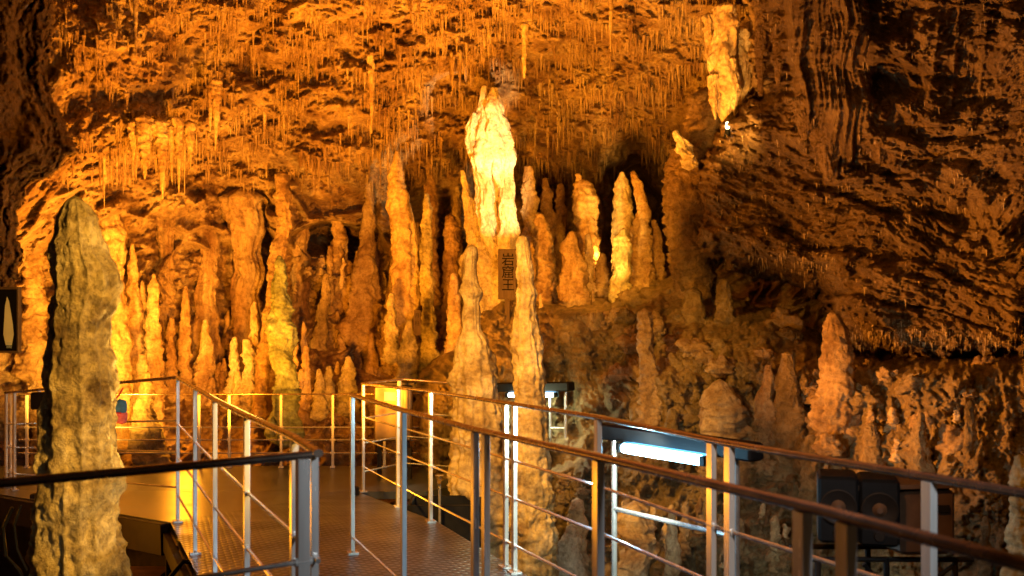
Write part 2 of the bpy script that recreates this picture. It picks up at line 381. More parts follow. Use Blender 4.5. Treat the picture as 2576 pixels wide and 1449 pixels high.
def spele(name,label,prof,D=None,mat=None,group=None,ext=45,**k):
    SEED[0]+=1
    if mat is None: mat='lime2' if SEED[0]%3 else 'lime'
    profs=prof if isinstance(prof[0],list) else [prof]
    out=[list(p) for p in profs]
    last=out[-1][-1]; cx=(last[1]+last[2])/2
    if D in (None,'A'): D=float(depthA(np.array([cx]),np.array([float(last[0])]))[0])-.12
    elif D=='C': D=placeC(cx,last[0]).y-.08; ext=max(ext,110)
    if ext: out[-1]=out[-1]+[(last[0]+ext,last[1]-6,last[2]+6)]
    me,base=spele_mesh(name,out,D,SEED[0],M[mat],**k)
    o=link(name,me,None,base); tag(o,label,'stalactite' if name=='stalactite' else ('column' if name=='limestone_column' else ('flowstone' if 'flow' in name else 'stalagmite')),group)
    return o
S='stalagmite'
spele(S,'huge foreground stalagmite at the left with blunt mottled top and dark bands',[(500,176,200),(508,164,214),(525,152,232),(560,144,247),(600,140,260),(640,137,272),(680,141,297),(720,142,296),(760,133,286),(800,124,272),(850,120,266),(900,115,274),(950,114,278),(985,118,276),(1020,113,284),(1060,107,288),(1110,110,284),(1160,103,289),(1200,99,293),(1280,98,286),(1330,93,296),(1449,85,315),(1700,70,340),(2400,20,400)],5.5,'ochre',ext=0,rough=.06,ring=.09,segs=170,step=5.5,detail=2.0,sway=.1)
spele('limestone_column','bright yellow fluted column joining ceiling to floor behind the huge foreground stalagmite',[(360,215,325),(400,228,318),(450,236,312),(520,240,303),(600,258,310),(700,266,312),(800,268,320),(950,272,328),(1080,262,335)],None,'lime',flute=.12,sway=.2)
spele(S,'slender pointed spire just right of the yellow left column',[(612,330,337),(660,322,345),(750,318,352),(850,315,360),(1010,308,372)],mat='lime')
spele(S,'short narrow spire between two taller spires at the left',[(707,355,362),(760,348,371),(900,345,385),(1020,340,395)],mat='lime')
spele(S,'wide based bright spire with thin tip, right one of the left spire trio',[(690,382,391),(720,375,400),(800,370,404),(900,368,408),(1050,362,414)],mat='lime')
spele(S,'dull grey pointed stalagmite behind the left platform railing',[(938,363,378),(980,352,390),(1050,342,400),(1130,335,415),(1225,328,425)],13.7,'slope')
spele(S,'small round tipped stalagmite above the left platform railing',[(892,350,363),(920,343,372),(975,338,378)],14.4)
spele(S,'thin straight orange stalagmite left of the middle wall cluster',[(720,462,472),(760,456,476),(850,450,480),(970,445,482)])
spele(S,'broad cone stalagmite with sloping right shoulder at mid left',[(805,512,522),(850,505,528),(900,495,538),(970,490,542)])
spele(S,'pale knobbly finger stalagmite rising over the back railing',[(850,583,597),(900,578,600),(940,575,603),(980,570,608)],mat='pale',ring=.3)
spele(S,'hooked little stalagmite right of the pale knobbly finger',[(855,612,627),(880,610,640),(920,618,645),(985,602,650)],mat='pale',ring=.3)
spele('limestone_column','leaning orange column from ceiling to floor behind the greenish stalagmite',[(440,692,728),(560,700,735),(620,680,720),(700,672,712),(800,665,700),(900,648,692),(1000,638,694)],mat='lime2',flute=.08,sway=.2)
spele(S,'tall greenish stalagmite with stacked bulges above the back railing',[(645,698,708),(660,690,718),(700,684,722),(750,682,730),(800,676,738),(850,672,740),(900,684,742),(950,690,745),(1000,685,748),(1060,678,755)],13.8,'green',ring=.18,sway=.2)
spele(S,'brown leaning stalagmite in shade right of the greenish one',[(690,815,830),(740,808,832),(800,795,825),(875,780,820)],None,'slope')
spele(S,'knobbly stalagmite standing before the small dark cave opening',[(555,837,865),(600,832,868),(650,830,868),(700,832,862),(765,828,866)],ring=.3,mat='lime2')
spele(S,'tall orange stalagmite with long neck and flaring foot',[(430,922,936),(480,918,942),(540,915,945),(600,905,945),(680,890,945),(760,880,952),(820,868,962)],mat='lime2')
spele(S,'tallest sharp pointed orange stalagmite left of the white king formation',[[(380,994,1003),(400,988,1009),(440,980,1018),(500,974,1028),(560,980,1032),(620,987,1040),(700,987,1045),(780,990,1050),(850,985,1050),(910,975,1052)],[(520,1025,1034),(560,1026,1044),(640,1028,1052),(800,1020,1056),(910,1010,1060)]],15.2,'lime',flute=.1,ring=.1,sway=.2)
spele(S,'round topped orange stalagmite behind the slim grey one',[(440,1076,1088),(470,1070,1098),(540,1066,1102),(620,1070,1102),(720,1066,1106)],16.2,'lime2')
spele(S,'slim straight brown stalagmite right of the tallest pointed one',[(488,1068,1077),(520,1062,1086),(600,1060,1088),(700,1058,1090),(780,1060,1092),(860,1055,1098),(920,1048,1104)],14.6,'moss')
spele(S,'stubby flat topped red orange stalagmite left of the white formation',[(545,1120,1148),(600,1115,1155),(680,1120,1155),(750,1118,1158),(870,1108,1154)],15.6,'lime2',ring=.25)
spele(S,'short stalagmite pair at the foot of the tallest pointed one',[[(738,980,990),(780,972,996),(850,968,1004),(905,962,1010)],[(808,1022,1036),(850,1010,1045),(930,1000,1052)]],14.3,'moss')
spele('giant_stalagmite','glowing white and yellow giant stalagmite with ragged holes, centre of the cave',[
 [(217,1212,1224),(230,1208,1230),(250,1206,1236),(290,1196,1246),(340,1184,1256),(400,1182,1250),(450,1196,1246)],
 [(222,1234,1252),(250,1222,1256),(300,1226,1272),(345,1232,1290),(400,1240,1294),(450,1246,1290),(480,1256,1284)],
 [(285,1188,1198),(320,1172,1206),(360,1172,1204),(395,1180,1202),(425,1190,1200)],
 [(260,1214,1246),(330,1206,1262),(400,1208,1272),(440,1214,1262)],
 [(400,1190,1242),(460,1193,1246),(520,1198,1254),(580,1205,1260),(620,1220,1262),(650,1236,1254)],
 [(380,1256,1293),(440,1260,1294),(500,1262,1298),(540,1258,1302),(600,1256,1305),(650,1254,1304)],
 [(440,1216,1262),(500,1222,1270),(560,1230,1274),(620,1240,1268)],
 [(430,1157,1168),(460,1160,1178),(500,1166,1192),(600,1176,1215),(660,1180,1230)],
 [(600,1185,1250),(650,1168,1266),(710,1170,1268),(790,1155,1290)]],[14.1,14.0,14.05,14.15,14.15,14.0,14.25,14.6,14.6],'pale',rough=.34,ring=.1,detail=3,step=2,zs=.4,segs=70,sway=.3)
spele(S,'slender twin stalagmite left of the pair before the black lamp, thick lower trunk',[(622,1174,1198),(632,1169,1202),(650,1167,1203),(680,1169,1199),(710,1163,1203),(735,1157,1215),(765,1168,1204),(800,1161,1210),(830,1164,1211),(850,1150,1226),(900,1143,1240),(950,1140,1252),(1050,1138,1258),(1150,1136,1276),(1300,1134,1296),(1500,1125,1310),(1720,1110,1330)],10.2,'gold',ext=0,ring=.13,rough=.08,segs=110,detail=1.8,sway=.1)
spele(S,'long column like stalagmite with lumpy bulges, right twin beside the black lamp',[(598,1304,1326),(608,1299,1331),(625,1297,1332),(655,1300,1336),(690,1296,1346),(715,1303,1343),(735,1299,1356),(765,1296,1348),(800,1291,1351),(830,1290,1358),(855,1285,1367),(900,1290,1365),(940,1292,1372),(1000,1296,1370),(1100,1293,1379),(1200,1288,1385),(1300,1284,1394),(1500,1280,1405),(1750,1270,1420)],9.4,'gold',ext=0,ring=.13,rough=.08,segs=110,detail=1.8,sway=.1)
spele(S,'knobbly headed stalagmite immediately right of the white giant',[(420,1320,1340),(450,1315,1348),(500,1312,1350),(560,1318,1354),(640,1312,1362),(720,1310,1370)],14.9,'lime',ring=.28)
spele(S,'pointed stalagmite with narrow tip, second behind the sign mound',[(450,1366,1378),(500,1360,1390),(560,1360,1395),(700,1355,1400)],15.8,'lime2')
spele(S,'parallel sided round tipped stalagmite left of the square topped one',[(465,1402,1418),(520,1398,1425),(600,1397,1428),(700,1393,1432)],16.1,'lime2')
spele(S,'lumpy short stalagmite in front of the pointed pair right of the sign',[(540,1347,1368),(580,1341,1386),(640,1348,1390),(745,1345,1402)],14.2,'lime2',ring=.26)
spele(S,'broad square topped stalagmite with small knob on its left corner',[[(438,1450,1461),(470,1447,1466),(500,1446,1468)],[(462,1444,1492),(500,1438,1502),(560,1445,1500),(600,1455,1508),(660,1468,1512),(745,1462,1515)]],15.1,'lime',ring=.2)
spele(S,'squat cone shaped stalagmite at the front edge of the mound',[(585,1430,1447),(620,1415,1460),(680,1408,1470),(765,1402,1482)],13.9,'lime2')
spele(S,'bright yellow bullet shaped stalagmite before the big dark recess',[(434,1560,1571),(460,1549,1581),(510,1543,1592),(560,1541,1594),(610,1541,1592),(720,1535,1595)],14.9,'pale',ring=.1,sway=.2)
spele(S,'dark hooked stalagmite leaning left beside the bright bullet shaped one',[(432,1588,1597),(460,1592,1616),(520,1600,1630),(600,1592,1640),(680,1586,1645),(780,1578,1650)],14.1,'lime2',ring=.26)
spele(S,'shaded stalagmite with rounded tip in front of the bullet shaped one',[(578,1560,1578),(600,1546,1588),(680,1540,1585),(780,1532,1584)],13.7,'moss')
spele(S,'small reddish stalagmite right of the hooked dark one',[(555,1640,1652),(600,1640,1664),(720,1636,1678)],14.6,'lime2')
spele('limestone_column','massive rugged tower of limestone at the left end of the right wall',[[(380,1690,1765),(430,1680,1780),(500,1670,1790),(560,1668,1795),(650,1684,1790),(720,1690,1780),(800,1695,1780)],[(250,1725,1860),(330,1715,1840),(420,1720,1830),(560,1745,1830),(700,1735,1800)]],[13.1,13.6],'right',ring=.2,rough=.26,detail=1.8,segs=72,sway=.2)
spele(S,'bright gnarled tip on top of the massive limestone tower',[(330,1694,1706),(345,1695,1720),(365,1704,1738),(400,1712,1748),(420,1714,1746)],12.6,'pale',ring=.3,rough=.4,ext=0,detail=2.5)
spele(S,'rugged stalagmite with crusty bark standing in the middle of the slope',[(785,1602,1638),(850,1606,1645),(920,1604,1650),(980,1611,1664),(1075,1606,1670)],'C','lime2',ring=.24,rough=.24,segs=60,sway=.2)
spele(S,'big orange tinged stalagmite with wide shoulders at the right',[(790,2082,2108),(820,2072,2128),(880,2066,2140),(950,2062,2148),(1000,2046,2160),(1080,2050,2160),(1220,2055,2165)],'C','lime2',ring=.2,segs=72,sway=.2)
spele(S,'low round beehive mound of dripstone on the slope',[(965,1790,1832),(985,1776,1848),(1010,1768,1866),(1060,1758,1885),(1125,1755,1902)],'C','lime2',ring=.28,segs=70,sway=.2)
spele(S,'straight narrow stalagmite right of the beehive mound',[(920,1926,1944),(960,1918,1950),(1050,1900,1960),(1125,1890,1966)],'C','lime2')
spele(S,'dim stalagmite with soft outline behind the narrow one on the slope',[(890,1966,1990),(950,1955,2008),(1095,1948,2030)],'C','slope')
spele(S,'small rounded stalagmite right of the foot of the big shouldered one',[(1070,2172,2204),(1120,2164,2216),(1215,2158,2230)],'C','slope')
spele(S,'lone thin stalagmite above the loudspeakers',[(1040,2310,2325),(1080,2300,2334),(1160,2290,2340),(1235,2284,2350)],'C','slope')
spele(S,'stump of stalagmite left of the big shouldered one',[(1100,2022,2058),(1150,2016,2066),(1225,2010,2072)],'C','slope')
spele(S,'white blunt stalagmite at the bottom beside the median railing',[(1325,1424,1448),(1360,1404,1464),(1440,1396,1470),(1560,1388,1480)],'C','pale')
spele(S,'yellow bent stalagmite behind the white blunt one at the bottom',[(1260,1436,1466),(1330,1430,1476),(1480,1420,1484)],'C','lime')
spele(S,'upright post like stalagmite below the lit tube lamp',[(1285,1682,1700),(1350,1676,1706),(1520,1668,1714)],'C','lime')
spele(S,'thick flat topped stalagmite stump below the lit tube lamp',[(1278,1568,1632),(1330,1558,1640),(1520,1550,1645)],'C','lime',ring=.24)
spele(S,'bright orange ribbed stalagmite cut by the right edge of the picture',[(1150,2552,2580),(1200,2545,2600),(1449,2535,2620),(1600,2530,2630)],5.2,'gold')
spele(S,'pale grey cone standing behind the back railing near the cabinet',[(898,869,881),(930,858,892),(990,852,898)],14.6,'moss')
spele(S,'little rounded stalagmite left of the pale grey cone',[(922,822,834),(950,816,838),(1000,812,844)],14.8,'moss')
spele(S,'tiny whitish stalagmite leftmost of three low cones by the back railing',[(930,798,808),(960,792,814),(1005,788,818)],14.5,'moss')
spele(S,'slim brown stalagmite on the bare slope left of the twin stalagmites',[(838,928,940),(870,924,944),(930,920,950)])
spele(S,'thin stalagmite standing alone behind the sign mound against the wall',[(690,1134,1148),(740,1126,1156),(880,1118,1162)],14.0,ring=.26)
for i,(x,t,bm,w,l) in enumerate([(560,935,985,18,'low orange stump beside the broad cone stalagmite'),(430,800,960,26,'fat orange stalagmite behind the spires at the left'),(770,870,960,20,'dim little cone on the shaded slope at mid left'),(905,690,790,22,'narrow red orange stalagmite on the upper slope'),(1515,640,700,30,'softly glowing low stump on the mound behind the cone'),(1480,590,700,26,'rounded stalagmite leaning on the square topped one'),(1620,650,790,44,'rough brown stump at the right end of the mound'),(1745,730,800,60,'lumpy crest of dripstone at the top of the slope'),(2480,1300,1420,26,'thin shaded stalagmite low at the far right'),(85,560,900,60,'broad fluted orange stalagmite behind the poster'),(100,900,1180,50,'orange stalagmite standing left of the huge foreground one'),(740,830,990,20,'orange shoulder stalagmite right behind the greenish one'),
 (1820,705,800,44,'dark rounded stalagmite at the crest under the right wall'),(1385,650,740,22,'little shaded cone in front of the parallel sided stalagmite'),(1690,1030,1090,34,'knobbly low cone right of the crusty bark stalagmite'),(1790,1120,1210,40,'lumpy stump close behind the lit tube lamp'),(2440,1010,1120,30,'leaning shaded cone high on the slope at far right'),(1150,470,700,26,'shaded rough stalagmite touching the left side of the white giant'),(1050,560,720,24,'dull orange stalagmite behind the gap right of the tallest pointed one'),(830,620,740,20,'small knotty stalagmite at the left lip of the dark opening'),(640,760,930,26,'stocky orange stalagmite behind the hooked little one')]):
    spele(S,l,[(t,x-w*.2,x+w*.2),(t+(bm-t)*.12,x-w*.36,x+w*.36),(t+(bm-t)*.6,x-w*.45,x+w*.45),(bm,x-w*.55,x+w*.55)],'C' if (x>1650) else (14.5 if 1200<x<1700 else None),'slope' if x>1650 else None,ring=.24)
for l,t,bm,x0,x1 in [('broad fluted column against the wall at the far left',500,960,140,215),('orange wall column right of the left stalactite fringe',480,960,495,550),('low broad wall column left of the leaning orange column',500,940,585,660),('dim rippled wall column between the leaning column and the dark opening',450,900,730,780),('thin wall column behind the tall long necked stalagmite',400,760,950,975),('ribbed wall column behind the stubby red orange stalagmite',420,760,1098,1130),('reddish wall column above the thin straight stalagmite',520,900,400,440)]:
    c_=(x0+x1)/2; h_=(x1-x0)/2; Dd=float(depthA(np.array([c_]),np.array([float(bm-120)]))[0])+.25*h_/F*16
    spele('limestone_column',l,[(t,c_-h_*1.6,c_+h_*1.6),(t+(bm-t)*.3,c_-h_*.8,c_+h_*.8),(t+(bm-t)*.7,c_-h_*.9,c_+h_*.9),(bm,c_-h_*1.4,c_+h_*1.4)],Dd,'cave',flute=.25,ring=.15,zs=.5,segs=56)
sv=[]
for k in range(10):
    SEED[0]+=1
    V_,Q_,T_=lathe_prof([(760-100,CX-6,CX+6),(760-90,CX-10,CX+10),(760-50,CX-14,CX+14),(760,CX-19,CX+19),(785,CX-22,CX+22)],F/100.,SEED[0],segs=22,rough=.38,ring=.32,step=3)
    V_[:,1]-=F/100.
    me=bpy.data.meshes.new('stalagmite'); me.from_pydata(V_.tolist(),[],Q_.tolist()+T_.tolist()); me.update()
    me.polygons.foreach_set('use_smooth',np.ones(len(me.polygons),bool)); me.materials.append(M['lime' if k%3==0 else 'lime2']); sv.append(me)
for (cx,cy,sx,sy,n,pf,l,g,h0,h1,wf) in [(560,985,130,30,28,placeA,'small orange stalagmite crowded along the foot of the left wall','small stalagmites at the left wall',30,90,1),(960,890,150,50,30,placeA,'small stalagmite scattered on the bare slope left of centre','small stalagmites on the left slope',24,80,1),(900,720,140,30,14,placeA,'little stalagmite high on the slope near the dark opening','small stalagmites near the dark opening',24,90,1),(350,1060,70,40,12,placeA,'small bright stalagmite at the foot of the left spires','small stalagmites at the left spires',40,90,1),(2000,1060,330,110,12,placeC,'small stalagmite scattered over the right slope','small stalagmites on the right slope',24,50,1.4),(1420,760,120,12,9,placeC,'little cone on the rim of the central mound','small cones on the central mound',20,50,1),(1800,1340,300,60,22,placeC,'small stalagmite on the low ground behind the outer railing','small stalagmites on the low ground',40,110,1),(540,900,150,25,18,placeA,'mid height slim stalagmite close against the left back wall','slim stalagmites at the left back wall',90,230,.5),(1010,760,140,30,16,placeA,'mid height slim stalagmite on the ledge behind the tallest pointed one','slim stalagmites on the back ledge',80,200,.5)]:
    for i in range(n):
        px=random.gauss(cx,sx*.6); py=random.gauss(cy,sy*.6); p=pf(px,py)
        o=link('stalagmite',random.choice(sv),None,p-Vector((0,0,.08))); h=random.uniform(h0,h1)*p.y/F; w=h*wf*random.uniform(.6,1.4); o.scale=(w,w,h); o.rotation_euler=(random.uniform(-.06,.06),random.uniform(-.1,.1),random.uniform(0,6)); tag(o,l,'stalagmite',g)
spele('flowstone_drape','bulbous melted curtain under the dark hollow of the right wall',[[(255,2225,2300),(300,2210,2320),(350,2212,2305),(400,2235,2275),(430,2245,2260)],[(300,2185,2240),(360,2190,2235),(410,2205,2220)],[(270,2290,2340),(330,2300,2340),(380,2312,2325)]],8.75,'right',ext=0,flute=.3,ring=.16,segs=90,sway=.2)
spele('flowstone_drape','pointed curtain tail at the foot of the ribbed flowstone on the right wall',[[(330,2040,2120),(390,2055,2112),(430,2070,2100),(455,2080,2088)],[(250,1995,2040),(310,2005,2040),(350,2018,2030)],[(260,2150,2190),(320,2150,2180),(355,2160,2168)]],9.3,'right',ext=0,flute=.3,ring=.05,segs=90,sway=.2)
spele('limestone_column','dark thin column hanging down at the left edge of the right wall',[(-80,1895,1935),(60,1898,1932),(160,1902,1926),(240,1908,1918)],10.3,'right',ext=0,flute=.2,sway=.2)
spele('limestone_column','second dark pillar beside the upper edge of the right wall',[(-80,1938,1985),(60,1942,1978),(150,1945,1970),(215,1954,1960)],10.0,'right',ext=0,flute=.2,sway=.2)
T='stalactite'
for l,p,D in [('long fine needle stalactite hanging left of the white giant',[(140,922,946),(190,926,943),(260,929,940),(335,933,936)],14.0),
 ('straight candle like stalactite above and right of the white giant',[(62,1308,1330),(75,1312,1326),(150,1313,1325),(196,1316,1322)],12.8),
 ('broad double pointed stalactite at upper left of centre',[[(205,528,560),(260,534,556),(330,538,548),(378,541,543)],[(215,520,540),(270,524,536),(330,527,530)]],13.2),
 ('long thin stalactite reaching down from the upper edge right of centre',[(-30,1528,1544),(40,1531,1541),(130,1535,1537)],12.4),
 ('thin stalactite hanging from the dark ceiling at upper left',[(-30,332,350),(40,336,347),(145,340,342)],11.4),
 ('longest stalactite in the left fringe over the yellow column',[(300,432,462),(370,440,458),(440,446,454),(492,449,451)],13.0),
 ('thick ribbed stalactite at the left end of the left fringe',[(310,380,425),(380,392,420),(440,400,414),(500,408,411)],12.9),
 ('short sharp stalactite in the middle of the left fringe',[(320,420,440),(400,426,437),(455,431,433)],13.0),
 ('broad curtain of stalactite above the yellow left column',[[(300,340,385),(380,350,378),(450,362,366)],[(310,320,350),(370,328,342),(410,334,336)]],12.8),
 ('pointed stalactite right end of the left fringe',[(310,462,492),(370,470,486),(420,478,480)],13.1),
 ('brightly lit ragged stalactite hanging over the bare bulb',[[(20,1795,1850),(120,1790,1845),(180,1786,1835),(240,1795,1848),(290,1810,1842),(322,1822,1832)],[(80,1838,1888),(150,1846,1892),(220,1858,1882),(268,1865,1869)],[(190,1784,1810),(250,1786,1806),(300,1797,1801)],[(150,1822,1852),(240,1834,1864),(290,1846,1850)],[(60,1870,1900),(140,1876,1898),(230,1884,1890)],[(40,1770,1800),(110,1774,1796),(170,1782,1788)]],[12.0,12.2,11.9,11.9,12.3,12.3]),
 ('forked stalactite right of centre above the square topped stalagmite',[[(170,1345,1372),(210,1350,1366),(275,1356,1359)],[(180,1362,1380),(215,1366,1374),(240,1369,1371)]],None)]:
    bb='bulb' in l
    spele(T,l,p,D,'lime' ,ext=0,segs=60 if bb else 30,ring=.14 if bb else .2,rough=.45 if bb else .2,detail=3 if bb else 1,zs=.4 if bb else 1,sway=.3)
var=[]
for k in range(12):
    p=[(0,-9,9),(12,-6,6),(35,-4,4),(70,-2.2,2.2),(100,-.6,.6)] if k%3 else [(0,-12,12),(20,-8,8),(45,-6,6),(80,-3.4,3.4),(100,-.8,.8)]
    SEED[0]+=1
    V_,Q_,T_=lathe_prof([(760+a,CX+b,CX+c) for a,b,c in p],F/100.,SEED[0],segs=12,rough=.25,ring=.25,step=4)
    V_[:,1]-=F/100.
    me=bpy.data.meshes.new('stalactite'); me.from_pydata(V_.tolist(),[],Q_.tolist()+T_.tolist()); me.update()
    me.polygons.foreach_set('use_smooth',np.ones(len(me.polygons),bool)); me.materials.append(M['lime' if k%3==1 else 'lime2']); var.append(me)
groups=[('small thin stalactite in the crowded fringe at mid left','stalactites of the left fringe',[(400,320,70,30,34,1.7),(300,300,40,40,14,1.5),(470,320,40,20,10,1.4),(270,390,40,20,10,1.4)]),
('small stalactite hanging from the ceiling band left of the white giant','stalactites left of the white giant',[(560,210,50,20,8,1.3),(700,290,60,20,14,1.1),(860,330,50,25,12,1.2),(940,350,50,20,14,1.2),(1010,290,60,30,14,1.1),(740,180,60,30,8,1),(1100,360,40,25,10,1),(760,440,60,20,10,1),(660,430,40,15,8,1)]),
('small stalactite hanging from the ceiling right of the white giant','stalactites right of the white giant',[(1360,180,60,30,12,1),(1420,280,60,25,12,1.1),(1500,130,60,30,10,1),(1580,230,50,30,8,1),(1340,340,40,20,8,1),(1690,180,30,40,8,1.2)]),
('small stalactite on the high ceiling along the upper edge','stalactites along the upper edge',[(700,20,80,20,8,1),(900,60,80,30,10,1),(1130,140,60,30,12,1.1),(1220,60,50,30,6,1),(1740,20,70,30,10,1),(500,100,80,40,8,1.2)])]
for l,g,cl in groups:
    for (cx,cy,sx,sy,n,lf) in cl:
        for i in range(n):
            px=random.gauss(cx,sx*.6); py=random.gauss(cy,sy*.6)
            p=placeA(px,py); Y=p.y
            o=link('stalactite',random.choice(var),None,at(px,py-8,Y)); L_=lf*random.choice([random.uniform(24,60),random.uniform(40,100)])*Y/F
            w=L_/lf*random.uniform(.4,.9); o.scale=(w,w,L_); o.rotation_euler=(0,0,random.uniform(0,6))
            tag(o,l,'stalactite',g)
def straws(name,fn,pts,mat,lr,label):
    pts=np.array(pts); Y=fn(pts[:,0],pts[:,1])-.01
    V=[];Fc=[]
    for (px,py),yy in zip(pts,Y):
        p=at(px,py-2,yy); h=(lr[0]+(lr[1]-lr[0])*random.random()**3)*yy/F; r=min(.026,h*random.uniform(.07,.16)); b=len(V)
        for j in range(6): V.append((p.x+r*math.cos(j*1.047),p.y+r*math.sin(j*1.047),p.z))
        ox=random.uniform(-.3,.3)*r
        for j in range(6): V.append((p.x+ox+.5*r*math.cos(j*1.047),p.y+.5*r*math.sin(j*1.047),p.z-h*.45))
        V.append((p.x+ox*1.5,p.y,p.z-h))
        for j in range(6): 
            k=(j+1)%6; Fc.append((b+j,b+6+j,b+6+k,b+k)); Fc.append((b+6+j,b+12,b+6+k))
    me=bpy.data.meshes.new(name); me.from_pydata(V,[],Fc); me.update(); me.materials.append(mat)
    me.polygons.foreach_set('use_smooth',np.ones(len(me.polygons),bool))
    o=link(name,me); tag(o,label,'stalactites',None,'stuff')
xx=np.random.RandomState(3).uniform(150,1900,60000); yy=np.random.RandomState(4).uniform(-60,450,60000)
mk=(pn(xx/90,yy/26,xx*0+2.2)+.5*pn(xx/25,yy/12,xx*0+6.2))>.16
P=np.stack([xx[mk],yy[mk]],-1)[:11000]
straws('fine_stalactites',depthA,P,M['cave'],(5,56),'countless fine straw stalactites covering the orange ceiling')
P=[]
while len(P)<1500:
    x=random.uniform(1800,2600); y=random.uniform(-40,890)
    if float(sdist(np.array([x]),np.array([y]),polyB)[0])>10 and float(pn(np.array([x/50.]),np.array([(y-.1*x)/14.]),np.array([5.2]))[0])>.15: P.append((x,y))
for i in range(620): P.append((random.uniform(2130,2600),random.gauss(852,18)))
for i in range(200): P.append((random.uniform(1880,2100),random.gauss(660,20)))
straws('fine_stalactites',depthB,P,M['lime'],(6,24),'tiny pale straws dotting the brown right wall')
rv=[]
for k in range(8):
    th=np.linspace(0,2*np.pi,34,endpoint=False); ph=np.linspace(.12,np.pi-.12,20)
    A,B=np.meshgrid(th,ph); X=np.cos(A)*np.sin(B);Y=np.sin(A)*np.sin(B);Z=np.cos(B)*.75
    d=1+.4*fbm(X*1.1+k*5,Y*1.1,Z*1.1,2)+.7*(bil(X*1.6+k*5,Y*1.6,Z*1.6,4,.55)-.5); V_=np.stack([X*d,Y*d,Z*d],-1).reshape(-1,3)
    idx=np.arange(20*34).reshape(20,34); nx=np.roll(idx,-1,1); Q_=np.stack([idx[:-1],idx[1:],nx[1:],nx[:-1]],-1).reshape(-1,4).tolist()
    Q_.append(idx[0].tolist()); Q_.append(idx[-1][::-1].tolist())
    me=bpy.data.meshes.new('boulder'); me.from_pydata(V_.tolist(),[],Q_); me.update(); me.polygons.foreach_set('use_smooth',np.ones(len(me.polygons),bool)); me.materials.append(M['slope' if k%2 else 'lime2']); rv.append(me)
for (cx,cy,sx,sy,n,pf,l,g,r0,r1) in [(810,710,45,35,22,placeA,'loose orange boulder in the pile below the dark cave opening','boulders below the cave opening',8,18),(1440,1230,60,35,26,placeC,'pale broken rock on the lit ground beside the tube lamp','rocks beside the tube lamp',7,18),(880,1080,110,50,16,placeA,'mossy lump of rock behind the back railing','rocks behind the back railing',14,32),(1030,920,50,30,12,placeA,'dark rock on the slope left of the twin stalagmites','rocks on the slope',8,20),(740,1060,30,20,3,placeA,'greenish round rock at the foot of the greenish stalagmite','rocks at the greenish stalagmite',18,28),(1950,1000,380,150,50,placeC,'rounded lump of dripstone on the right slope','dripstone lumps on the right slope',18,50),(1600,830,160,60,14,placeC,'brown lump of rock on the face of the central mound','lumps on the central mound',16,40)]:
    for i in range(n):
        px=random.gauss(cx,sx*.6); py=random.gauss(cy,sy*.6); p=pf(px,py)
        o=link('boulder',random.choice(rv),None,p); s=random.uniform(r0,r1)*p.y/F; o.scale=(s*random.uniform(.8,1.3),s,s*random.uniform(.7,1.3)); o.rotation_euler=(random.uniform(-.4,.4),random.uniform(-.4,.4),random.uniform(0,6)); tag(o,l,'rock',g)

# ------------------------------------------------------------------ walkway
def zf(Y): return float(np.interp(Y,[0,3,5.5,8.5,11.5],[-1.5,-1.54,-1.62,-1.70,-1.98]))
def slab(name,poly,mat,th=.08):
    mb=MB(); n=len(poly); V=[Vector(p) for p in poly]+[Vector((p[0],p[1],p[2]-th)) for p in poly]
    mb.add(V,[tuple(range(n)),tuple(range(2*n-1,n-1,-1))]+[(i,n+i,n+(i+1)%n,(i+1)%n) for i in range(n)])
    return mb.build(name,mat,None,False)
rx=lambda Y:(6.74-Y)*.358+.05
lx=lambda Y:-2.66+(8.53-Y)*.4
Ys=[3.55,4.5,5.5,6.5,7.5,8.5]
V=[];Fc=[]
for Y in Ys: V+=[(lx(Y),Y,zf(Y)),(rx(Y),Y,zf(Y))]
V+=[(rx(11.5)+.02,11.5,zf(11.5))]
for i in range(len(Ys)-1): Fc.append((2*i,2*i+1,2*i+3,2*i+2))
Fc.append((10,11,12))
k=len(V); V+=[(-3.2,1.6,-1.52),(-3.2,-2,-1.5),(3.2,-2,-1.5),(rx(1.6),1.6,-1.52)]
Fc.append((k,k+1,k+2,k+3)); Fc.append((0,k,k+3,1))
mb=MB(); mb.add(V,Fc)
n0=len(V); mb.v+= [(a,b,c-.06) for a,b,c in V]; mb.f+=[tuple(i+n0 for i in q[::-1]) for q in Fc]
o=mb.build('walkway_ramp',M['tread'],None,False); o['kind']='structure'
L0=(lx(8.5),8.5,zf(8.5)); R0=(rx(11.5)+.02,11.5,-1.98)
o=slab('walkway_platform',[(L0[0],L0[1],L0[2]-.003),(R0[0],R0[1],-1.983),(-.9,11.5,-1.983),(-.3,12.2,-1.983),(-.3,13.3,-1.983),(-6.3,13.3,-1.983),(-5.7,11.6,-1.983)],M['plate']); o['kind']='structure'
def beam(name,pts,h,th,mat,parent=None):
    mb=MB()
    for a,b in zip(pts[:-1],pts[1:]):
        a=Vector(a);b=Vector(b); u=(b-a).normalized(); v=Vector((-u.y,u.x,0)).normalized(); w_=u.cross(v)
        mb.box((a+b)/2,((b-a).length,th,h),ax=(u,v,w_),bev=.1)
    return mb.build(name,mat,parent)
e=empty('walkway_frame',(0,0,-3)); tag(e,'dark steel frame of beams and legs carrying the walkway','frame')
def bp_(pts,h,th): 
    o=beam('beam',pts,h,th,M['darkmetal'],e); o.location=(0,0,3); return o
bp_([(lx(3.6)-.03,3.6,zf(3.6)-.15),(lx(8.5)-.03,8.5,zf(8.5)-.15)],.14,.05)
bp_([(lx(8.5)-.03,8.46,zf(8.5)-.13),(-5.72,11.55,-2.11)],.24,.06)
bp_([(rx(2)+.03,2,zf(2)-.15),(rx(11.5)+.04,11.5,zf(11.5)-.15)],.14,.05)
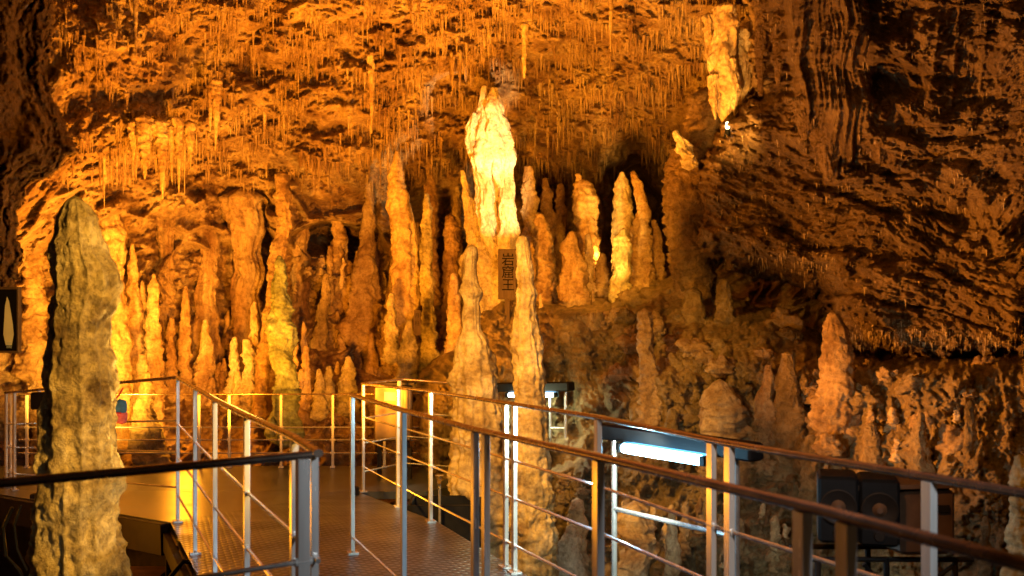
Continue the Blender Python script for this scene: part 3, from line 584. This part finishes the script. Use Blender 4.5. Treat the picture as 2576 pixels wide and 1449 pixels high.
for (x,y) in [(lx(4),4.0),(lx(6),6.0),(lx(8.3),8.3),(-3.6,9.5),(-4.6,10.6),(-5.5,11.5),(rx(5)-.1,5),(rx(8)-.1,8),(rx(11)-.1,11)]:
    mb=MB(); mb.box((x,y,-2.6+3),(.08,.08,1.5)); mb.build('leg',M['darkmetal'],e)
mb=MB(); a=Vector((lx(8.5)-.1,8.9,-2.5)); b_=Vector((-5.6,12.0,-2.5)); u=(b_-a).normalized(); mb.box((a+b_)/2+Vector((0,0,3)),((b_-a).length,.03,1.0),ax=(u,Vector((-u.y,u.x,0)),Vector((0,0,1)))); mb.build('panel',M['darkmetal'],e)
def railing(label,pts,posts,fracs,H,floor=None,group=None,rr=.017,mat='rail',pw=.043):
    pts=[Vector(p) for p in pts]
    c=sum(pts,Vector())/len(pts); base=Vector((c.x,c.y,c.z-1.0))
    e=empty('railing',base); tag(e,label,'railing',group)
    def off(o): o.location=-base; return o
    off(MB().tube(pts,rr,14,flat=.8).build('handrail',M[mat],e))
    for fr in fracs:
        mb=MB(); q=[p-Vector((0,0,H*fr)) for p in pts]
        off(mb.tube(q,.0085,8).build('bar',M['bar'],e))
    for (s,t) in posts:
        a,b=pts[s],pts[s+1]; p=a.lerp(b,t); u=(b-a); u.z=0; ang=math.atan2(u.y,u.x)
        zb=p.z-H if floor is None else floor(p.y)
        mb=MB(); mb.box((p.x,p.y,(p.z-.012+zb)/2),(pw,.026,p.z-.012-zb),ang,bev=.12)
        for fr in fracs:
            mb.tube([(p.x-.03*math.cos(ang),p.y-.03*math.sin(ang),p.z-H*fr),(p.x+.03*math.cos(ang),p.y+.03*math.sin(ang),p.z-H*fr)],.014,10)
        po=off(mb.build('post',M['steel'],e))
        mb=MB(); mb.box((p.x,p.y,zb+.006),(pw*2,.07,.012),ang)
        for sx in (-1,1): mb.tube([(p.x+sx*pw*.75*math.cos(ang),p.y+sx*pw*.75*math.sin(ang),zb+.01),(p.x+sx*pw*.75*math.cos(ang),p.y+sx*pw*.75*math.sin(ang),zb+.024)],.008,6)
        mb.build('base_plate',M['steel'],po)
    return e
def rp_(Y): return Vector((rx(Y)-.05,Y,float(np.interp(Y,[1,2.93,3.27,4.36,5.53,8.5,11.45],[-.5,-.51,-.52,-.56,-.58,-.69,-.85]))))
rY=[11.45,8.5,5.53,4.36,2.93,1.0]
rpts=[rp_(Y) for Y in rY]; rpts[0].x=-1.56
def post_at(Ylist,arr):
    out=[]
    for Y in Ylist:
        for i in range(len(arr)-1):
            if arr[i]>=Y>=arr[i+1]: out.append((i,(arr[i]-Y)/(arr[i]-arr[i+1]))); break
    return out
railing('long outer steel railing along the right edge of the ramp',rpts,post_at([11.4,9.7,8.5,6.85,6.7,5.53,4.47,4.34,3.27,2.0],rY),[.33,.55,.82],1.05,zf)
def mp_(Y): return Vector((-1.06+(7.29-Y)*.358,Y,float(np.interp(Y,[.8,1.88,2.44,3.55,4.78,5.98,7.35],[-.44,-.449,-.46,-.50,-.554,-.59,-.62]))))
mY=[7.36,5.98,4.78,3.55,2.44,1.88,.9]
railing('median steel railing dividing the ramp into two lanes, no middle bars',[mp_(y) for y in mY],post_at([7.29,5.98,4.78,4.64,3.55,2.49,2.34,1.2],mY),[.88],1.07,zf)
def lp_(Y): return Vector((-2.6+(8.53-Y)*.4,Y,float(np.interp(Y,[3.63,4.03,5.13,6.28,8.53],[-.50,-.496,-.53,-.557,-.587]))))
lY=[8.53,6.28,5.13,4.03,3.63]
railing('left ramp railing with three round bars ending at the near corner',[lp_(y) for y in lY],post_at([8.5,7.3,6.28,5.13,4.03,3.70],lY),[.33,.57,.84],1.08,zf)
railing('near corner railing crossing in front of the huge foreground stalagmite',[(-.66,3.60,-.50),(-1.41,3.03,-.50),(-3.0,1.82,-.50)],[(0,.03),(1,.6)],[.33,.57,.84],1.05)
railing('front railing of the platform behind the huge foreground stalagmite',[(-2.62,8.56,-.587),(-5.42,11.75,-.97),(-5.92,13.1,-1.10)],[(0,.42),(0,.75),(0,.93),(0,.995),(1,.5)],[.33,.57,.84],1.02,lambda y:float(np.interp(y,[8.5,11.6],[-1.7,-1.98])))
railing('thin back railing along the far side of the platform',[(-5.9,13.12,-1.10),(-.75,13.12,-1.10)],[(0,t) for t in (.02,.2,.42,.49,.61,.73,.85,.98)],[.45,.62,.8],.88,None,rr=.012,pw=.03)
railing('short railing stub beside the metal cabinet',[(-1.56,11.47,-.85),(-1.2,12.1,-.85),(-.6,12.15,-.9)],[(0,.9),(1,.95)],[.33,.57,.84],1.1,lambda y:-1.98)

# ------------------------------------------------------------------ lamps
def tube_lamp(label,a,b,hh,hd,tm,r,cam,legs,tl=.31):
    a=Vector(a);b=Vector(b); u=(b-a).normalized(); v=Vector((-u.y,u.x,0)).normalized()
    if v.dot(-(a+b)/2)<0: v=-v
    w_=Vector((0,0,1)); w_=(w_-u*w_.dot(u)).normalized()
    c=(a+b)/2; e=empty('tube_lamp',c-Vector((0,0,.9))); tag(e,label,'lamp'); O=Vector(e.location)
    def off(o): o.location=-O; return o
    ln=(b-a).length
    mb=MB(); mb.box(c,(ln,hd,hh),ax=(u,v,w_),bev=.25); off(mb.build('housing',M['black'],e))
    tc=c+v*cam[0]+w_*cam[1]
    mb=MB(); mb.box(tc-v*(r+.012)+w_*.004,(ln*tl*2.2,.01,.06),ax=(u,v,w_)); off(mb.build('reflector',M['refl'],e))
    mb=MB(); mb.tube([tc-u*ln*tl,tc-u*ln*(tl-.012),tc+u*ln*(tl-.012),tc+u*ln*tl],[r*.6,r,r,r*.6],16); off(mb.build('tube',tm,e))
    for s in (-1,1):
        mb=MB(); mb.box(tc+u*s*ln*(tl+.015),(ln*.03,.05,.05),ax=(u,v,w_)); off(mb.build('end_cap',M['black'],e))
    for (t,h) in legs:
        p=a.lerp(b,t)-w_*hh*.4-v*.03
        mb=MB(); mb.tube([p,p-Vector((0,0,h))],.017,10); off(mb.build('leg',M['bar'],e))
    if len(legs)>1:
        p=a.lerp(b,legs[0][0])-Vector((0,0,.45))-v*.03; q=a.lerp(b,legs[1][0])-Vector((0,0,.45))-v*.03
        off(MB().tube([p,q],.014,10).build('cross_bar',M['bar'],e))
    return tc,v,u
tc1,v1,u1=tube_lamp('black housed tube lamp glowing bluish white behind the outer railing',at(1515,1082,6.4),at(1905,1138,5.4),.09,.11,M['tube'],.028,(.09,-.066),[(.06,1.5),(.86,1.5)],.26)
tc2,v2,u2=tube_lamp('distant black tube lamp standing behind the twin stalagmites',at(1253,974,12.3),at(1438,972,11.7),.1,.14,M['tube2'],.025,(.06,-.085),[(.7,1.3),(.9,1.3)])
p=at(100,1008,10.4); e=empty('floodlight',p); tag(e,'small black floodlight fixed to the platform railing at far left','floodlight')
MB().box((0,0,0),(.13,.12,.16)).build('housing',M['black'],e); MB().tube([(0,.05,-.05),(0.03,.08,-.2),(0.06,.05,-.3)],.012,8).build('bracket',M['darkmetal'],e); MB().box((0,.064,0),(.1,.01,.12)).build('glass',M['white'],e)
p=at(1830,316,11.6); e=empty('flood_bulb',p); tag(e,'bare glowing flood bulb under the lit ragged stalactite','lamp')
mb=MB(); mb.tube([(0,0,.04),(0,0,.028),(0,0,.0),(0,0,-.025),(0,0,-.04)],[.006,.02,.026,.02,.012],14); mb.build('bulb',M['bulb'],e)
MB().tube([(0,0,-.035),(0,.02,-.12)],[.025,.035],12).build('socket',M['black'],e)

# ------------------------------------------------------------------ cabinet, faucet, tank, speakers
c=at(990,1110,12.5); e=empty('metal_cabinet',(c.x,c.y,-1.98)); tag(e,'beige metal control cabinet on posts behind the end of the outer railing','cabinet')
MB().box((0,0,.72),(.42,.22,.62)).build('cabinet_body',M['cab'],e)
mb=MB(); mb.box((-.03,-.117,.72),(.3,.014,.54)); d=mb.build('door',M['cab'],e); MB().box((.09,-.13,.72),(.02,.02,.09)).build('handle',M['black'],d)
MB().box((-.02,-.13,.92),(.14,.02,.1)).build('meter_window',M['white'],e)
MB().box((0,0,1.06),(.5,.32,.03)).build('rain_cover',M['darkmetal'],e)
for s in (-1,1): MB().box((s*.16,0,.2),(.05,.05,.4)).build('leg',M['darkmetal'],e)
MB().box((.16,-.16,.1),(.13,.1,.5)).build('junction_box',M['darkmetal'],e)
c=at(1092,1300,9.7); e=empty('water_tank',(c.x+.1,c.y,-2.75)); tag(e,'black open water tank under the walkway beside the outer railing','tank')
mb=MB(); 
for (x,y,dx,dy) in ((-.3,0,.03,.5),(.3,0,.03,.5),(0,-.235,.57,.03),(0,.235,.57,.03)): mb.box((x,y,.5),(dx,dy,1.0))
mb.box((0,0,.02),(.56,.43,.03)); mb.build('tank_wall',M['black'],e)
c=at(1105,1212,9.3); e=empty('faucet',c); tag(e,'small brass tap on an upright pipe beside the dark tank','tap')
MB().tube([(0,.05,-.9),(0,.05,.03)],.012,8).build('pipe',M['bar'],e)
MB().tube([(0,.05,0),(0,-.03,.01),(0,-.05,-.01),(0,-.055,-.05)],[.016,.014,.013,.012],10).build('spout',M['brass'],e)
h=MB(); h.tube([(0,0,.01),(0,0,.05)],.008,8); h.box((0,0,.055),(.07,.014,.01)); h.build('handle',M['brass'],e)
for k,(x0,x1,y0,l) in enumerate([(2060,2158,1284,'left black loudspeaker with large horn ring behind the outer railing'),(2164,2262,1292,'right black loudspeaker of the pair, next to the brown box')]):
    D=4.6-k*.02; c=at((x0+x1)/2,y0,D); e=empty('loudspeaker',(c.x,c.y,c.z-.14)); e.rotation_euler=(0,0,math.radians(-14)); tag(e,l,'loudspeaker')
    w_=(x1-x0)*D/F; MB().box((0,.12,.14),(w_,.24,.28)).build('enclosure',M['black'],e)
    mb=MB()
    prof=[(.073,-.002),(.076,-.014),(.07,-.018),(.062,-.012),(.03,-.004)]
    V=[];Fc=[];n=32
    for r_,yy_ in prof:
        for j in range(n): V.append((r_*math.cos(j*2*math.pi/n),yy_,.155+r_*math.sin(j*2*math.pi/n)))
    for i in range(len(prof)-1):
        for j in range(n): q=(j+1)%n; Fc.append((i*n+j,i*n+q,(i+1)*n+q,(i+1)*n+j))
    mb.add(V,Fc); mb.build('horn',M['darkmetal'],e)
    mb=MB(); mb.tube([(0,-.002,.155),(0,-.02,.155)],[.03,.012],20); mb.build('dust_cap',M['brown'],e)
    mb=MB(); mb.tube([(.0,-.001,.045),(.0,-.012,.045)],[.024,.02],20); mb.build('tweeter',M['darkmetal'],e)
c=at(2335,1308,4.7); e=empty('equipment_box',(c.x,c.y,c.z-.15)); e.rotation_euler=(0,0,math.radians(8)); tag(e,'brown box with overhanging lid to the right of the loudspeakers','box')
MB().box((0,.12,.14),(.25,.26,.28)).build('box_body',M['brown'],e); MB().box((-.1,.12,.3),(.5,.32,.02)).build('lid',M['brown'],e); MB().box((.06,-.02,.2),(.05,.012,.03)).build('latch',M['darkmetal'],e)
c=at(2230,1390,4.8); e=empty('equipment_stand',(c.x,c.y,c.z-1)); tag(e,'scaffold stand of dark pipes under the loudspeakers','stand')
for (x) in (-.3,0,.3):
    for y in (0,.25): MB().tube([(x,y,-.3),(x,y,.98)],.014,8).build('leg',M['darkmetal'],e)
for z in (.97,.8): 
    for y in (0,.25): MB().tube([(-.36,y,z),(.38,y,z)],.012,8).build('rail',M['darkmetal'],e)
MB().tube([(-.3,0,.5),(.3,0,.95)],.01,8).build('brace',M['darkmetal'],e)
MB().tube([(.3,0,.5),(-.1,0,.95)],.01,8).build('brace',M['darkmetal'],e)
c=at(345,1400,8.6); e=empty('pump_cabinet',(c.x,c.y,-2.95)); tag(e,'dark rusty machine cabinet standing under the platform','cabinet')
MB().box((0,0,.42),(.5,.4,.84)).build('cabinet_body',M['brown'],e); d=MB().box((-.02,-.206,.44),(.4,.014,.7)).build('door',M['darkmetal'],e); MB().box((.13,-.22,.44),(.02,.02,.1)).build('handle',M['bar'],d)
e=empty('cable_bundle',at(50,1400,7.8)); tag(e,'black cable loop hanging under the left end of the platform','cable')
MB().tube([(-.05,0,.35),(-.12,0,.2),(-.1,0,.0),(0,0,-.1),(.06,.05,-.3)],.012,8).build('cable',M['black'],e)
MB().tube([(0.0,0.02,.36),(-.04,0,.22),(-.02,0,.05),(.05,0,-.1)],.009,8).build('cable',M['black'],e)
e=empty('pipe_run',at(500,1420,7.2)); tag(e,'black hoses lying on the ground under the ramp','pipe')
MB().tube([(-.2,0,-.1),(-.1,0,.02),(.05,0,.0),(.2,.1,-.12)],.016,8).build('hose',M['black'],e)

# ------------------------------------------------------------------ signs
def text_mesh(ch,size,mat):
    cu=bpy.data.curves.new('lettering','FONT'); cu.body=ch; cu.size=size; cu.align_x='CENTER'; cu.align_y='CENTER'; cu.extrude=.002
    ob=bpy.data.objects.new('tmp',cu); COL.objects.link(ob); bpy.context.view_layer.update()
    me=bpy.data.meshes.new_from_object(ob.evaluated_get(bpy.context.evaluated_depsgraph_get())); bpy.data.objects.remove(ob)
    me.materials.clear(); me.materials.append(mat)
    for p in me.polygons: p.material_index=0
    return me
c=at(1276,690,13.5); e=empty('name_sign',(c.x,c.y,c.z-.31)); tag(e,'upright wooden sign reading 岩窟王 at the foot of the white giant','sign')
MB().box((0,0,.31),(.225,.03,.62)).build('board',M['board'],e)
MB().box((0,.04,-.1),(.06,.03,.4)).build('stake',M['board'],e)
for i,ch in enumerate('岩窟王'):
    o=link('lettering',text_mesh(ch,.165,M['ink']),e,(0.01,-.0185,.48-i*.155)); o.rotation_euler=(math.radians(90),0,0)
c=at(1050,812,13.9); e=empty('name_sign',(c.x,c.y,c.z-.14)); tag(e,'small narrow sign with black characters by the tallest pointed stalagmite','sign')
MB().box((0,0,.14),(.085,.02,.32)).build('board',M['board'],e)
for i,ch in enumerate('月柱'):
    o=link('lettering',text_mesh(ch,.065,M['ink']),e,(0,-.0125,.23-i*.1)); o.rotation_euler=(math.radians(90),0,0)
D=7.0; c=at(10,805,D); e=empty('poster',(c.x,c.y,c.z-.21)); e.rotation_euler=(0,0,math.radians(-14)); tag(e,'dark framed poster with a white stalagmite picture at the left edge','poster')
MB().box((0,0,.21),(.24,.03,.42)).build('frame',M['brown'],e)
MB().box((0,-.014,.21),(.215,.012,.39)).build('picture',M['ink'],e)
mb=MB(); pr=[(-.0,.05),(.045,.05),(.06,.12),(.05,.2),(.035,.28),(.025,.33),(.01,.36),(-.005,.3),(-.012,.2),(-.018,.12)]
n=len(pr); mb.add([(x+.03,-.0215,z) for x,z in pr],[tuple(range(n))]); mb.build('picture_shape',M['paper'],e,False)
mb=MB()
for k in range(5): mb.box((.055,-.0215,.035+k*.008),(.04,.001,.003))
mb.build('caption_lines',M['white'],e)
p=at(312,1000,9.2); e=empty('hat',p); e.rotation_euler=(0,math.radians(14),0); tag(e,'blue and pink child hat hanging from the platform railing','hat')
mb=MB(); mb.tube([(0,-.02,-.02),(0,-.03,-.05),(0,-.035,-.1),(0,-.035,-.13)],[.03,.05,.06,.055],18,flat=.6); mb.build('crown',M['blue'],e)
mb=MB(); mb.tube([(0.01,-.035,-.125),(0.02,-.035,-.16),(0.03,-.03,-.2),(0.03,-.03,-.215)],[.06,.062,.05,.02],18,flat=.6); mb.build('brim',M['pink'],e)
mb=MB(); mb.tube([(-.02,-.02,0.08),(-.05,-.03,-.02),(-.055,-.05,-.1),(-.02,-.07,-.13),(.03,-.07,-.12)],.007,8); mb.build('strap',M['red'],e)

# ------------------------------------------------------------------ lights
def point(loc,P,col,r=.15):
    l=bpy.data.lights.new('lamp_and_fill_light','POINT'); l.energy=P; l.color=col; l.shadow_soft_size=r
    o=bpy.data.objects.new('lamp_and_fill_light',l); COL.objects.link(o); o.location=loc; return o
def spot(loc,tgt,P,col,ang,r=.12,blend=.6):
    l=bpy.data.lights.new('lamp_and_fill_light','SPOT'); l.energy=P; l.color=col; l.shadow_soft_size=r; l.spot_size=math.radians(ang); l.spot_blend=blend
    o=bpy.data.objects.new('lamp_and_fill_light',l); COL.objects.link(o); o.location=loc; o.rotation_euler=(Vector(tgt)-Vector(loc)).to_track_quat('-Z','Y').to_euler(); return o
OR=(1,.32,.012); YE=(1,.42,.05)
spot(at(420,1150,11.4),at(480,300,14),2100,OR,110,.12)
spot(at(200,1120,12.2),at(290,700,15),1500,(1,.44,.04),90,.12)
spot(at(820,1080,9.8),at(880,250,15),2700,OR,100,.12)
spot(at(1420,800,10.2),at(1330,-250,13),2300,(1,.34,.015),96,.15)
spot(at(1620,560,11.5),at(1400,600,15.5),420,(1,.4,.03),70,.12)
spot(at(1380,600,11.6),at(1238,345,14.1),1150,(1,.76,.36),20,.04,.5)
spot(at(1400,560,12.2),at(1250,490,14.1),480,(1,.76,.34),32,.04,.5)
spot(at(1500,800,12.4),at(1566,500,14.9),420,(1,.55,.1),26,.06)
point(at(1500,640,15.0),30,YE,.1)
point(at(470,1010,14.3),90,OR)
point(at(10,1330,8.5),60,OR,.3)
spot(at(1780,440,9.8),at(1835,180,12),420,(1,.48,.08),48,.05)
spot(at(1350,1000,7.6),at(2250,450,8),900,(1,.34,.03),110,.1)
spot(Vector((-.5,2,1.0)),at(2150,330,9),130,(1,.36,.045),70,.5)  # added frontal fill, softens shadows on the right wall; no lamp there
spot(Vector((-1.2,6,.9)),at(1000,250,15),500,OR,120,.8)  # added soft orange fill hanging in mid-air, no lamp there
spot(Vector((2.0,2.3,.9)),at(195,900,5.5),2600,(1,.54,.1),27,.2,.5)
spot(at(600,1000,7.0),at(150,850,5.5),120,(1,.5,.07),80,.2)
spot(Vector((1.3,.8,.7)),at(1150,1300,6.5),300,(.9,.96,1),48,.12)  # added white light to make the railing posts silvery, no fixture
spot(Vector((.4,2.6,1.0)),at(2050,1150,7),130,(1,.42,.06),76,.12)  # added warm light for the lower right slope, no fixture
spot(Vector((-1.6,5.6,1.0)),at(1285,960,9.8),1900,(1,.48,.06),42,.12,.5)  # added light brightening the twin stalagmites from the left, no lamp there
spot(tc1+v1*.1-Vector((0,0,.05)),at(1420,1250,11),110,(.85,.95,.75),140,.1)
point(tc1+v1*.45-Vector((0,0,.1)),40,(.3,.72,1),.03)
point(tc2+v2*.15-Vector((0,0,.08)),34,(.9,1,.6),.08)
wd=bpy.data.worlds.new('World'); sc.world=wd; wd.use_nodes=True
wd.node_tree.nodes['Background'].inputs[0].default_value=(.6,.32,.14,1); wd.node_tree.nodes['Background'].inputs[1].default_value=.035
cd=bpy.data.cameras.new('camera'); cam=bpy.data.objects.new('camera',cd); COL.objects.link(cam); sc.camera=cam
cd.sensor_width=36; cd.lens=36*F/2576; cam.rotation_euler=(math.radians(90),0,0); cd.shift_y=(760-724.5)/2576
cd.clip_start=.05; cd.clip_end=200; cd.dof.use_dof=True; cd.dof.focus_distance=11; cd.dof.aperture_fstop=4
sc.view_settings.view_transform='Standard'; sc.view_settings.look='None'; sc.view_settings.exposure=0
